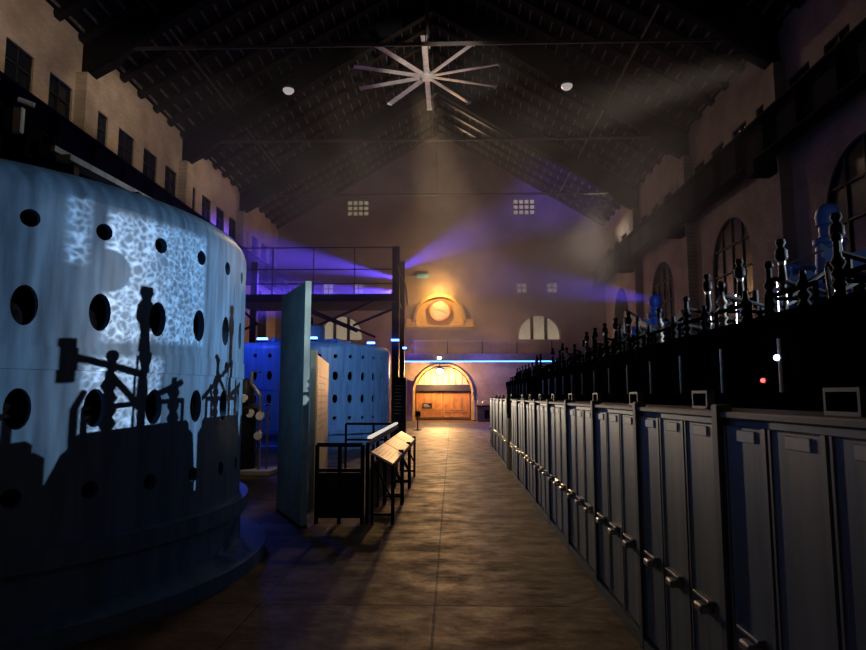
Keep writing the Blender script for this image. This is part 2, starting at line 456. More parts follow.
for k, s in enumerate((-1, 1)):
    x0, x1 = (dcx - hw + .06, dcx - .01) if s < 0 else (dcx + .01, dcx + hw - .06)
    leaf = build('door_leaf', MB().box(x0, x1, YF + .08, YF + .16, .1, 1.93), M['door'], dr, smooth=0)
    g = MB()
    for j in range(3):
        a = x0 + .08 + j * (x1 - x0 - .1) / 3; w_ = (x1 - x0 - .1) / 3 - .08
        for (za, zb) in ((.22, .55), (.68, 1.8)):
            for (p, q2) in (((a, za), (a + w_, za)), ((a + w_, za), (a + w_, zb)), ((a + w_, zb), (a, zb)), ((a, zb), (a, za))):
                g.bar((p[0], YF + .07, p[1]), (q2[0], YF + .07, q2[1]), .05, .05)
    build('panel_moulding', g, M['door_trim'], leaf, smooth=0)
    build('door_handle', MB().tube([(dcx + s * .12, YF + .06, .9), (dcx + s * .12, YF - .02, .9), (dcx + s * .12, YF - .02, 1.1), (dcx + s * .12, YF + .06, 1.1)], .015), M['brass'], leaf)
build('threshold', MB().box(dcx - hw, dcx + hw, YF + .02, YF + .3, 0.0, .1), M['black_matte'], dr, smooth=0)
g = MB()
n = 24
for i in range(n):
    a0, a1 = PI * i / n, PI * (i + 1) / n; R1 = hw + .08
    g.bar((dcx + R1 * math.cos(a0), YF - .03, 1.75 + R1 * math.sin(a0)), (dcx + R1 * math.cos(a1), YF - .03, 1.75 + R1 * math.sin(a1)), .14, .22, up=(0, 1, 0))
for s in (-1, 1): g.box(dcx + s * (hw + .08) - .1, dcx + s * (hw + .08) + .1, YF - .1, YF, 0, 1.75)
build('arch_surround', g, M['ochre'], dr, smooth=0)
s_ = thing('door_sign', 'small black sign on the left orange door leaf', 'sign', (dcx - 1.07, YF + .02, .78))
build('sign_plate', MB().box(-.32, .32, -.02, .03, 0, .34, .01), M['black_matte'], s_, smooth=0)
g = MB()
for k in range(3): g.box(-.24, .24 - .1 * k, -.024, -.02, .08 + k * .08, .105 + k * .08)
build('sign_text', g, M['plate'], s_, smooth=0)

# clock niche
nr = sroot('trim_1', 'ochre half-round stone niche around the clock', 'niche')
build('niche_back', MB().wallpoly([arch(CX, 6.4, 3.2, 6.75, 24)], 'Y', YF + .25, YF + .4), M['ochre'], nr, smooth=0)
g = MB()
for i in range(28):
    a0, a1 = PI * i / 28, PI * (i + 1) / 28; R1 = 1.68
    g.bar((CX + R1 * math.cos(a0), YF - .06, 6.75 + R1 * math.sin(a0)), (CX + R1 * math.cos(a1), YF - .06, 6.75 + R1 * math.sin(a1)), .2, .26, up=(0, 1, 0))
build('arch_moulding', g, M['ochre'], nr, smooth=0)
g = MB(); g.box(CX - 2.35, CX + 2.35, YF - .35, YF, 6.2, 6.32, .01); g.box(CX - 2.2, CX + 2.2, YF - .22, YF, 6.05, 6.2, .01)
g.box(CX - 2.3, CX - 1.75, YF - .12, YF, 6.32, 6.8, .02); g.box(CX + 1.75, CX + 2.3, YF - .12, YF, 6.32, 6.8, .02)
build('cornice', g, M['ochre'], nr, smooth=0)
ck = thing('wall_clock', 'round clock in the glowing ochre niche', 'clock', (CX, YF, 7.42))
build('clock_case', MB().lathe([(.0, .25), (.8, .25), (.8, .02), (.72, -.02), (.66, .02), (.6, .05)], (0, 0, 0), 36, axis='Y'), M['door'], ck)
build('clock_face', MB().lathe([(.0, .04), (.62, .04), (.62, .1)], (0, 0, 0), 36, axis='Y'), M['clock_face'], ck)
for k in range(12):
    a = k * PI / 6
    build('hour_mark', MB().bar((.48 * math.sin(a), .03, .48 * math.cos(a)), (.57 * math.sin(a), .03, .57 * math.cos(a)), .04, .015), M['black_matte'], ck, smooth=0)
build('hour_hand', MB().bar((.05, .02, -.02), (-.34, .02, .10), .05, .015), M['black_matte'], ck, smooth=0)
build('minute_hand', MB().bar((-.05, .01, .02), (.44, .01, -.14), .035, .015), M['black_matte'], ck, smooth=0)

# balcony
br_ = sroot('balcony', 'gallery slab with blue-lit underside on the far wall', 'balcony')
build('slab', MB().box(-3.35, XR - .02, YF - 1.3, YF, 3.98, 4.3), M['slab'], br_, smooth=0)
build('slab_edge', MB().box(-3.4, XR - .02, YF - 1.36, YF - 1.3, 3.9, 4.36, .01), M['slab'], br_, smooth=0)
rl = thing('balcony_railing', 'slatted metal railing along the far gallery', 'railing', (0, YF - 1.25, 4.3))
g = MB()
x = -2.55
while x < XR - .1: g.box(x, x + .035, -.015, .015, .08, .88); x += .13
build('balusters', g, M['rail'], rl, smooth=0)
x = -2.6
while x < XR - .1: build('post', MB().box(x, x + .07, -.035, .035, 0, 1.0), M['frame'], rl, smooth=0); x += 2.28
build('handrail', MB().box(-2.6, XR - .03, -.04, .04, .88, .95, .01), M['rail'], rl, smooth=0)
build('bottom_rail', MB().box(-2.6, XR - .03, -.02, .02, .05, .1), M['rail'], rl, smooth=0)
ls = thing('led_strip', 'long bright blue light strip under the far gallery', 'light strip', (0, YF - 1.32, 3.86))
build('tube', MB().box(-3.3, 6.9, -.035, .035, -.035, .03), M['led_cyan'], ls, smooth=0)
build('channel_mount', MB().box(-3.32, 6.92, -.05, .05, .03, .045), M['frame'], ls, smooth=0)
wl = thing('wall_lamp', 'glaring sodium lamp over the orange doors', 'lamp', (CX + .02, YF - .9, 3.12))
build('lamp_bowl', MB().ball((0, 0, .1), .22, 20, .8), M['lamp_glass'], wl)
build('lamp_hood', MB().lathe([(.03, .42), (.1, .4), (.3, .27), (.3, .25)], n=24), M['frame'], wl)
build('bracket', MB().tube([(0, 0, .4), (0, 0, .62), (0, .1, .86)], .03), M['frame'], wl)
w2 = thing('spot_lamp', 'small white lamp on the gallery edge above the sodium lamp', 'lamp', (CX, YF - 1.42, 4.08))
build('lamp_lens', MB().ball((0, -.03, 0), .13, 16, .7), M['lamp_small'], w2)
build('lamp_ring', MB().lathe([(.09, .05), (.16, .05), (.16, -.02)], n=20, axis='Y'), M['frame'], w2)
ex = thing('exit_sign', 'small tilted teal sign high on the far wall above the clock', 'sign', (-1.98, YF - .16, 9.62))
e_ = build('sign_face', MB().wallpoly([[(-.42, 0), (.34, 0), (.46, .26), (-.3, .26)]], 'Y', -.03, .03), M['sign_teal'], ex, smooth=0)
build('sign_bracket', MB().box(-.05, .05, .03, .16, .08, .16), M['frame'], ex, smooth=0)
g = MB()
for k in range(3): g.box(-.22 + k * .2, -.1 + k * .2, -.034, -.03, .07, .19)
build('sign_marks', g, M['plate'], ex, smooth=0)

gb = thing('grey_bin', 'grey metal box with a black opening right of the orange doors', 'box', (1.98, 41.6, 0))
build('body', MB().box(-.42, .42, -.3, .3, 0, .95, .02), M['grey'], gb)
build('opening', MB().box(.06, .34, -.32, -.29, .2, .72), M['black_matte'], gb, smooth=0)
build('lid', MB().box(-.45, .45, -.33, .33, .95, 1.02, .02), M['frame'], gb)
for i, (x, y, h) in enumerate(((1.5, 42.6, 1.35), (2.15, 42.9, 1.1))):
    v = thing('valve_stand', ['thin valve stand between the orange doors and the grey box', 'short valve stand behind the grey metal box'][i], 'valve', (x, y, 0))
    build('pipe', MB().cyl((0, 0, 0), (0, 0, h), .05, n=10), M['grey'], v)
    build('handwheel', MB().lathe([(.18, 0), (.2, .02), (.22, 0), (.2, -.02), (.18, 0)], (0, -.09, h), 20, axis='Y'), M['steel'], v)
    build('flange', MB().cyl((0, 0, 0), (0, 0, .05), .13, n=16), M['black'], v)
st = thing('stanchion', 'small dark stanchion on the aisle in front of the orange doors', 'stanchion', (-1.62, 31.0, 0))
build('base', MB().lathe([(0, .03), (.2, .03), (.2, 0), (0, 0)], n=20), M['black'], st)
build('post', MB().cyl((0, 0, .02), (0, 0, .68), .03, n=10), M['steel'], st)
build('sign_head', MB().box(-.13, .13, -.02, .02, .62, .88, .01), M['black'], st)
pb = thing('display_board', 'pale upright board left of the orange doors', 'board', (-2.9, 42.6, 0))
build('board', MB().wallpoly([[(-.42, .1), (.34, .1), (.34, 2.55), (-.42, 2.85)]], 'Y', -.04, .04), M['pinkwall'], pb, smooth=0)
build('foot', MB().box(-.42, .34, -.2, .2, 0, .1), M['grey'], pb, smooth=0)

# ------------------------------------------------------------------ generators
GR = 2.86
def generator(loc, label, phase, rig):
    r = thing('generator', label, 'generator', loc, 'round blue generators')
    n = 36; d = 2 * PI / n
    def ring_cells(mb, rows):
        bm = mb.bm
        cache = {}
        def vert(rad, a, z):
            k = (round(rad, 4), round(a % (2 * PI), 5) % round(2 * PI, 5), round(z, 4))
            if k not in cache: cache[k] = bm.verts.new((rad * math.cos(a), rad * math.sin(a), z))
            return cache[k]
        for z0, z1, zc, hr in rows:
            for c in range(n):
                ac = phase + c * d
                outer = []
                for s in range(24):
                    side, t = divmod(s, 6); t /= 6
                    if side == 0: u, v = 1, -1 + 2 * t
                    elif side == 1: u, v = 1 - 2 * t, 1
                    elif side == 2: u, v = -1, 1 - 2 * t
                    else: u, v = -1 + 2 * t, -1
                    outer.append(vert(GR, ac + u * d / 2, (z0 + z1) / 2 + v * (z1 - z0) / 2))
                inn, ring2 = [], []
                for s in range(24):
                    th = -PI / 4 + s * PI / 12
                    a = ac + hr * (.6 if hr > .1 else 1) * math.cos(th) / GR; z = zc + hr * math.sin(th)
                    inn.append(bm.verts.new((GR * math.cos(a), GR * math.sin(a), z)))
                    ring2.append(bm.verts.new(((GR - .06) * math.cos(a), (GR - .06) * math.sin(a), z)))
                for s in range(24):
                    j = (s + 1) % 24
                    bm.faces.new((outer[s], outer[j], inn[j], inn[s]))
                    bm.faces.new((inn[s], inn[j], ring2[j], ring2[s]))
    mb = MB(); ring_cells(mb, [(.60, 1.24, .935, .0625), (1.24, 1.78, 1.515, .138)])
    build('lower_casing', mb, M['gen_blue'], r, smooth=30)
    mb = MB(); ring_cells(mb, [(1.94, 2.53, 2.21, .138), (2.53, 3.02, 2.81, .0625)])
    cas = build('upper_casing', mb, M['gen_blue'], r, smooth=30)
    build('belt', MB().lathe([(GR - .06, 1.78), (GR + .012, 1.78), (GR + .012, 1.94), (GR - .06, 1.94)], n=108), M['gen_blue'], r, smooth=50)
    g = MB()
    prof = [(GR, 3.02)]
    for k in range(1, 9):
        a = PI / 2 * k / 8; prof.append((GR - .22 + .22 * math.cos(a), 3.02 + .22 * math.sin(a)))
    prof += [(2.3, 3.27), (1.35, 3.36), (1.35, 3.2)]
    build('top_cover', g.lathe(prof, n=108), M['gen_blue'], r, smooth=50)
    build('shade_liner', MB().lathe([(2.35, .1), (2.35, 3.1)], n=48), M['gen_shade'], r)  # black liner added so the vent holes read as deep shade
    g = MB().lathe([(GR - .1, .46), (GR + .09, .46), (GR + .09, .60), (GR - .1, .60)], n=108)
    build('base_flange', g, M['gen_blue'], r, smooth=40)
    g = MB().lathe([(GR + .28, 0), (GR + .28, .12), (GR + .02, .16), (GR + .02, .46)], n=108)
    build('base_skirt', g, M['gen_blue'], r, smooth=40)
    # spider arms, exciter drum, collector
    g = MB()
    for k in range(8):
        a = k * PI / 4 + .2
        g.bar((.5 * math.cos(a), .5 * math.sin(a), 3.36), (1.5 * math.cos(a), 1.5 * math.sin(a), 3.36), .16, .26)
    build('spider', g, M['gen_blue'], r, smooth=0)
    build('exciter_drum', MB().lathe([(0, 4.02), (.5, 4.02), (.62, 3.95), (.62, 3.3), (.72, 3.28), (.72, 3.2)], n=40), M['gen_blue'], r)
    g = MB().lathe([(0, 4.3), (.2, 4.3), (.22, 4.02), (.36, 4.0)], n=24)
    build('collector', g, M['black'], r)
    if rig:
        # black brush gear and pipework standing on the near casing
        g = MB()
        tms = []
        g.lathe([(.85, 3.34), (1.6, 3.34), (1.6, 3.42), (.85, 3.42), (.85, 3.34)], n=40)
        for (lx, ly, h, w) in ((.80, -.62, 4.5, .16), (1.05, -.5, 4.32, .15), (1.3, -.42, 4.02, .13), (1.48, -.2, 3.8, .1), (.3, -1.2, 4.4, .15)):
            g.box(lx - w, lx + w, ly - w, ly + w, 3.4, h - .25, .02)
            g.cyl((lx, ly, h - .3), (lx, ly, h), .05, n=10)
            g.bar((lx - .3, ly, h - .45), (lx + .25, ly - .1, h - .5), .07, .1)
            tms.append((lx, ly, h, w))
        g.bar((.2, -.9, 4.3), (1.5, -.35, 3.75), .06, .12); g.bar((.2, -.7, 3.95), (1.62, -.3, 3.55), .06, .10)
        b = build('brush_gear', g, M['tank'], r)
        for k, (lx, ly, h, w) in enumerate(tms):
            if lx > 1.2: continue
            build('terminal', MB().box(lx + .02, lx + .11, ly - w - .05, ly - w, h - .38, h - .14, .01), M['porcelain'], b, smooth=0)
            build('terminal', MB().cyl((lx + .05, ly - w - .03, h - .06), (lx + .16, ly - w + .04, h - .09), .025, n=8), M['porcelain'], b)
    return r
g1 = generator((-5.0, 6.17, 0), 'huge pale blue round generator at the left edge, patterned with projected light', -.734, True)
g2 = generator((-5.0, 22.20, 0), 'farther blue round generator beyond the tall teal panel, glowing blue', -1.213, False)

# pale rails lying over the near generator
t = thing('track_rails', 'pale twin steel rails running over the top of the near generator', 'rails', (-3.25, 5.17, 3.31))
d_ = Vector((.22, 1.01, 0))
build('channel', MB().bar((0, 0, .28), d_ * 2.1 + Vector((-.25, 0, .28)), .13, .05), M['grey'], t, smooth=0)
build('rail', MB().bar((-.16, .1, .40), d_ * 2.3 + Vector((-.42, 0, .38)), .04, .05), M['grey'], t, smooth=0)
for k in (.12, .9): build('support', MB().bar(d_ * k + Vector((-.02, 0, .0 if k < .5 else .01)), d_ * k + Vector((-.02, 0, .26)), .08), M['black'], t, smooth=0)

# ------------------------------------------------------------------ switch cabinets on the right
CXF = 1.22; CH = 1.53; MODW = 1.33
def cabinet_proto():
    r = thing('switch_cabinet', 'x', 'cabinet', (CXF, 0, 0), 'blue-grey switch cabinets along the aisle')
    w = MODW
    body = MB().box(.035, .46, .005, w - .005, .0, CH - .03)
    build('body', body, M['cab_blue'], r, smooth=0)
    build('post', MB().box(-.012, .06, 0, .07, 0, CH + .03, .006), M['cab_post'], r)
    build('top_rail', MB().box(-.002, .46, .0, w, CH - .03, CH, .006), M['cab_post'], r)
    build('plinth', MB().box(-.01, .06, .06, w, 0, .07), M['cab_post'], r, smooth=0)
    for k in range(3):
        y0 = .085 + k * .415; y1 = y0 + .395
        dmb = MB().box(.012, .05, y0, y1, .09, CH - .06, .006)
        dmb.box(.004, .02, y0, y0 + .03, .09, CH - .06)          # raised stile
        dmb.box(.006, .02, y1 - .015, y1, .09, CH - .06)
        dd = build('door', dmb, M['cab_blue'], r, smooth=30)
        h = MB().box(-.02, .02, y0 + .10, y0 + .30, .625, .64, .003)
        h.box(-.055, .015, y0 + .11, y0 + .20, .578, .618, .008)
        build('handle', h, M['steel'], dd)
        build('label_plate', MB().box(.007, .014, y0 + .10, y0 + .27, CH - .125, CH - .075, .003), M['plate'], dd)
    # nameplate frame on top
    f = MB(); y0 = w / 2 - .11
    f.box(.16, .2, y0, y0 + .22, CH, CH + .015); f.box(.16, .2, y0, y0 + .22, CH + .085, CH + .1)
    f.box(.16, .2, y0, y0 + .015, CH, CH + .1); f.box(.16, .2, y0 + .205, y0 + .22, CH, CH + .1)
    f2 = build('nameplate', f, M['cab_post'], r, smooth=0)
    build('nameplate_insert', MB().box(.17, .19, y0 + .02, y0 + .2, CH + .015, CH + .085), M['tank'], f2, smooth=0)
    return r
cab = cabinet_proto()
near = [13.67 - MODW * (k + 1) for k in range(11)]
far = [14.62 + MODW * k for k in range(5)]
for k, y in enumerate(near):
    lab = f'blue-grey three-door switch cabinet, {ORD[k]} on the camera side of the cross-aisle gap'
    if k == 0: cab.location = (CXF, y, 0); cab['label'] = lab
    else: copy_tree(cab, (CXF, y, 0), lab)
for k, y in enumerate(far):
    copy_tree(cab, (CXF, y, 0), f'blue-grey three-door switch cabinet, {ORD[k]} beyond the cross-aisle gap')
gp = thing('gap_post', 'pale narrow post beside the gap between the cabinet rows', 'post', (CXF, 14.5, 0))
build('post', MB().box(.0, .14, -.05, .05, 0, 1.12, .01), M['cream'], gp)
build('cap', MB().box(-.01, .15, -.06, .06, 1.12, 1.2, .01), M['black'], gp)

# ------------------------------------------------------------------ oil switches behind the cabinets
def oil_switch(variant):
    r = thing('oil_switch', 'x', 'switch', (1.75, 0, 0), 'black oil switches behind the cabinets')
    tk = MB().box(0, 1.3, .02, .72, 0, 2.0, .03)
    tk.box(-.02, 1.32, .06, .68, 1.86, 2.05, .02)
    tank = build('tank', tk, M['tank'], r, smooth=0)
    build('gauge_glass', MB().cyl((-.03, .2, 1.62), (-.03, .2, 1.9), .012, n=8), M['steel'], tank)
    hx = .85
    if variant != 2:
        post = build('spindle', MB().cyl((hx, .37, 2.05), (hx, .37, 2.72), .022, n=10), M['black'], r)
        hd = MB().lathe([(0, 2.83), (.03, 2.83), (.038, 2.8), (.022, 2.77), (.045, 2.74), (.048, 2.68), (.022, 2.64), (.034, 2.5), (.022, 2.46)], (hx, .37, 0), 14)
        build('spindle_head', hd, M['black'], post)
        for zz in (2.3, 2.62): build('sleeve', MB().lathe([(.023, zz), (.03, zz + .02), (.024, zz + .1)], (hx, .37, 0), 12), M['steel'], post)
        build('push_rod', MB().cyl((hx - .07, .33, 2.05), (hx - .07, .33, 2.5), .007, n=6), M['steel'], post)
    for (x, y, h) in ((.3, .2, .34), (.3, .55, .28), (1.1, .55, .36)):
        ins = MB()
        prof = [(.025, 2.05)]
        nz = int(h / .06)
        for k in range(nz): prof += [(.04, 2.065 + k * .06), (.022, 2.095 + k * .06)]
        prof += [(.016, 2.05 + h), (0, 2.05 + h)]
        build('insulator', ins.lathe(prof, (x, y, 0), 12), M['porcelain' if variant == 1 and y < .3 else 'black'], r)
    a = MB()
    a.cyl((.3, .2, 2.36), (hx, .37, 2.26), .016, n=8); a.cyl((hx, .37, 2.3), (1.15, .6, 2.42), .016, n=8)
    a.cyl((.3, .2, 2.3), (.3, .2, 2.42), .02, n=8); a.ball((.3, .2, 2.44), .03, 10)
    if variant == 0:
        a.cyl((hx, .37, 2.5), (.35, .05, 2.22), .016, n=8); a.ball((hx - .1, .3, 2.45), .035, 10)
    if variant == 1:
        a.cyl((hx, .37, 2.42), (hx + .35, .1, 2.55), .016, n=8); a.cyl((hx + .35, .1, 2.45), (hx + .35, .1, 2.62), .028, n=10)
    if variant == 2:
        a.cyl((.2, .1, 2.05), (.5, .65, 2.36), .016, n=8); a.cyl((.5, .65, 2.36), (.9, .2, 2.08), .016, n=8)
        a.cyl((.7, .35, 2.05), (.7, .35, 2.3), .06, n=14); a.lathe([(.09, 2.28), (.1, 2.3), (.09, 2.32), (.05, 2.32), (0, 2.32)], (.7, .35, 0), 16)
    build('crank_linkage', a, M['black'], r)
    build('conduit', MB().tube([(.12, .1, 2.05), (.12, .1, 2.18), (.12, .62, 2.18), (.12, .62, 2.05)], .014, 8), M['tank'], r)
    build('conduit', MB().tube([(1.05, .12, 2.05), (1.05, .12, 2.32), (.6, .12, 2.32)], .014, 8), M['tank'], r)
    return r
protos = [oil_switch(v) for v in range(3)]
slots = [(1.22, 0), (1.98, 1), (2.74, 0), (3.50, 2), (4.0, 0), (4.79, 1), (5.5, 0), (6.27, 1), (7.02, 2), (7.78, 2), (8.54, 2), (9.42, 0), (10.16, 1), (10.92, 0), (11.66, 1), (12.4, 0), (12.95, 1), (15.0, 0), (15.76, 2), (16.5, 1), (17.26, 2), (18.1, 0), (18.87, 1), (19.6, 2), (20.35, 2)]
slots = []
y = 1.2
seq = [0, 1, 0, 2, 0, 1, 0, 1, 2, 2, 2, 0, 1, 0, 1, 0]
for k, v in enumerate(seq): slots.append((1.02 + .745 * k, v))
for k, v in enumerate([0, 2, 1, 2, 2, 1, 0, 2]): slots.append((14.95 + .76 * k, v))
kindw = ['with spindle and slanted lever', 'with spindle and pale insulators', 'without spindle']
used = [False] * 3
nn = 0
for k, (y, v) in enumerate(slots):
    if y < 13.6: lab = f'black oil switch {kindw[v]}, {ORD[k]} from the camera before the gap'
    else: lab = f'black oil switch {kindw[v]}, {ORD[k-16]} beyond the cross-aisle gap'
    if not used[v]:
        protos[v].location = (1.75, y, 0); protos[v]['label'] = lab; used[v] = True
    else: copy_tree(protos[v], (1.75, y, 0), lab)
# slanted A frame and tall insulator pair in the spindle-less stretch
t = thing('isolator_frame', 'black A-shaped frame of slanted bars over the middle oil switches', 'frame', (3.025, 10.0, 2.053))
build('slanted_bar', MB().bar((0, 1.3, .98), (0, -.5, .44), .07, .11), M['black'], t, smooth=0)
build('slanted_bar', MB().bar((0, -.5, .44), (0, -1.5, .62), .06, .09), M['black'], t, smooth=0)
build('upright', MB().bar((0, 1.27, 0), (0, 1.3, .98), .06), M['black'], t, smooth=0)
build('upright', MB().bar((0, -.5, 0), (0, -.5, .44), .05), M['black'], t, smooth=0)
build('edge_strip', MB().bar((-.045, 1.24, 0), (-.045, 1.27, .9), .018), M['steel'], t, smooth=0)

# indicator lights on the nearest tanks
for nm, lab, y, z, m, r_ in (('indicator_light', 'white-blue indicator light on the black switch bank', 3.46, 1.80, 'led_white', .016), ('indicator_light', 'red indicator light on the black switch bank', 3.63, 1.685, 'led_red', .012)):
    t = thing(nm, lab, 'light', (1.715, y, z))
    build('lens', MB().ball((-.01, 0, 0), r_, 12), M[m], t)
    build('bezel', MB().lathe([(r_ * .8, .02), (r_ * 1.5, .02), (r_ * 1.5, -.0), (r_, -.0)], n=16, axis='X'), M['black'], t)

# ------------------------------------------------------------------ blue governors behind
def governor(loc, label):
    r = thing('governor', label, 'governor', loc, 'blue governors by the right wall')
    build('pedestal', MB().lathe([(.75, 0), (.75, .25), (.5, .35), (.45, 2.6), (.6, 2.7), (.6, 2.85), (0, 2.85)], n=28), M['gov_blue'], r)
    build('column', MB().lathe([(.22, 2.85), (.17, 3.6), (.2, 3.64), (.2, 3.7), (.12, 3.74), (.12, 3.88)], n=24), M['gov_blue'], r)
    build('dome', MB().lathe([(.12, 3.88), (.15, 3.9), (.16, 4.02), (.135, 4.12), (.08, 4.18), (0, 4.2)], n=24), M['gov_blue'], r)
    build('pipe', MB().tube([(.24, 0, 3.2), (.7, .0, 3.2), (.7, 0, 2.2)], .06, 10), M['gov_blue'], r)
    build('pipe', MB().tube([(-.24, 0, 3.3), (-.6, -.1, 3.3), (-.6, -.1, 2.2)], .05, 10), M['gov_blue'], r)
    for pts in ([(-.87, 3.08), (-.61, 3.17), (-.45, 3.01), (-.60, 3.0), (-.85, 2.91)], [(-.45, 3.51), (-.31, 3.41), (-.33, 3.15), (-.41, 3.24)], [(-.22, 3.36), (.12, 3.44), (.65, 3.6), (.65, 3.3), (.12, 3.17), (-.24, 3.15)]):
        build('guard_plate', MB().wallpoly([pts], 'Y', -.60, -.54), M['guard'], r, smooth=0)
    build('guard_rail', MB().tube([(-1.0, -.58, 3.2), (-.1, -.58, 3.55)], .015, 6), M['steel'], r)
    g = MB(); g.bar((-.38, -.57, 0), (-.38, -.57, 3.2), .05); g.bar((.2, -.57, 0), (.2, -.57, 3.2), .05); g.bar((-.7, -.57, 0), (-.7, -.57, 3.0), .05)
    build('guard_posts', g, M['black'], r, smooth=0)
    return r
gv = governor((5.1, 8.75, 0), 'larger-looking blue domed governor behind the oil switches with indicator lights')
copy_tree(gv, (5.2, 16.6, 0), 'blue domed governor with green lamp, farther back behind the A-frame')
t = thing('green_lamp', 'small green lamp in front of the farther governor', 'lamp', (5.1, 15.45, 0))
build('lens', MB().box(-.16, .16, -.04, .0, 3.02, 3.11, .01), M['led_green'], t)
build('lamp_stand', MB().cyl((0, .04, 0), (0, .04, 3.05), .03, n=8), M['black'], t)

# ------------------------------------------------------------------ panels, railings and reading boards on the left of the aisle
t = thing('tall_panel', 'tall flat teal display panel standing edge-on beside the near generator', 'panel', (-1.8, 8.0, 0))
a_ = Vector((-.05, .05, 0)); b_ = Vector((-.66, 1.25, 0)); nrm = Vector((1.2, .61, 0)).normalized()
def slab2(p, q, th, z0, z1):
    mb = MB(); n = nrm * th
    c = [p, q, q + n, p + n]
    mb.wallpoly([[(v.x, v.y) for v in c]], 'Z', z0, z1); return mb
build('face', slab2(a_, b_, .07, .04, 3.03), M['totem_side'], t, smooth=0)
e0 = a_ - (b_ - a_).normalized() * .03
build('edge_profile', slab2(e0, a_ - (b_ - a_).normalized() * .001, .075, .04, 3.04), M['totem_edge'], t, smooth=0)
build('foot', slab2(a_, b_, .09, 0, .04), M['black'], t, smooth=0)
t = thing('text_stand', 'cream text panel standing behind the tall teal panel', 'panel', (-2.0, 9.35, 0))
nrm = Vector((1, .13, 0)).normalized()
build('board', slab2(Vector((0, .03, 0)), Vector((-.35, 2.75, 0)), .05, .05, 2.2), M['cream'], t, smooth=0)
build('edge_post', MB().box(-.03, .05, -.05, .02, 0, 2.26), M['cream'], t, smooth=0)
g = MB()
for k in range(9):
    z = 1.9 - k * .1
    y1 = 2.3 - (k % 3) * .3
    g.bar((.055 - .13 * .4, .4, z), (.055 - .13 * y1, y1, z), .006, .02)
build('text_lines', g, M['grey'], t, smooth=0)

def railing(name, label, p0, p1, h=.98, kick=True, nposts=3, mid=True):
    p0 = Vector(p0); p1 = Vector(p1)
    r = thing(name, label, 'railing', p0)
    d = p1 - p0
    build('handrail', MB().bar((0, 0, h), (d.x, d.y, h), .05, .05), M['black'], r, smooth=0)
    if mid: build('mid_rail', MB().bar((0, 0, .66), (d.x, d.y, .66), .035, .04), M['black'], r, smooth=0)
    for k in range(nposts):
        q = d * (k / (nposts - 1))
        build('post', MB().bar((q.x, q.y, 0), (q.x, q.y, h), .045), M['black'], r, smooth=0)
    if kick: build('kick_panel', MB().bar((d.x * .01, d.y * .01, .35), (d.x * .99, d.y * .99, .35), .02, .56), M['black_matte'], r, smooth=0)
    return r
railing('guard_railing', 'black railing with solid lower panel across from the tall panel to the reading boards', (-1.72, 8.38, 0), (-1.14, 8.38, 0))
railing('guard_railing', 'long black railing behind the reading boards along the aisle', (-1.08, 8.42, 0), (-1.12, 13.3, 0), nposts=5)
railing('guard_railing', 'black railing in front of the farther generator', (-2.3, 14.2, 0), (-1.1, 14.2, 0), h=1.0, kick=False)
t = thing('highlight_strip', 'thin white strip standing in for the highlight on the railing above the reading boards', 'light', (-1.07, 8.5, 1.065))
build('tube', MB().bar((.0, 0, .0), (-.03, 4.5, .0), .05, .03), M['tube'], t, smooth=0)  # glowing strip added as the highlight along the handrail
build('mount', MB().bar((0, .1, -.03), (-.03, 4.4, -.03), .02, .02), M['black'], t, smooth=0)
def reading(loc, L, label):
    r = thing('reading_board', label, 'reading board', loc, 'sloped reading boards along the aisle')
    nx, nz = .28, -.15
    brd = MB()
    brd.wallpoly([[(-.28, .9), (0, .75), (0, .72), (-.28, .87)]], 'Y', .01, L - .01)
    b = build('board', brd, M['board'], r, smooth=0)
    build('clip', MB().box(-.06, .01, L - .09, L - .03, .745, .80), M['black'], b, smooth=0)
    g = MB()
    for k in range(5):
        u = .2 + k * .15; v = u * (-.15) / .28
        xx = -.25 + k * .045; zz = .9 + (xx + .28) * (-.15 / .28) + .004
        g.bar((xx, .15, zz), (xx, L - .35 - (k % 2) * .2, zz), .008, .003)
    build('text_lines', g, M['grey'], b, smooth=0)
    build('edge_strip', MB().box(-.005, .012, 0, L, .70, .755), M['black'], r, smooth=0)
    for yy in (.06, L - .08):
        build('leg', MB().bar((-.01, yy, 0), (-.01, yy, .72), .04), M['black'], r, smooth=0)
        build('leg', MB().bar((-.27, yy, 0), (-.27, yy, .86), .04), M['black'], r, smooth=0)
    for yy in (.06, L - .08):
        build('crossbar', MB().bar((-.27, yy, .12), (-.01, yy, .12), .03), M['black'], r, smooth=0)
        build('brace', MB().bar((-.27, yy, .8), (-.01, yy, .28), .025), M['black'], r, smooth=0)
    return r
rb = reading((-.74, 8.3, 0), 1.62, 'sloped cream reading board nearest the camera, beside the aisle')
copy_tree(rb, (-.74, 9.95, 0), 'sloped cream reading board, middle one of three beside the aisle')
copy_tree(rb, (-.74, 11.6, 0), 'sloped cream reading board farthest down the aisle, beside the black kiosk')
t = thing('kiosk', 'tall black kiosk panel beside the farther generator', 'kiosk', (-2.12, 26.5, 0))
build('body', MB().box(-.26, .26, -.12, .12, 0, 2.35, .01), M['black_matte'], t)
g = MB()
for k in range(9): g.box(-.2, .12 - .04 * (k % 3), -.125, -.12, 2.0 - k * .14, 2.025 - k * .14)
build('text_lines', g, M['grey'], t, smooth=0)

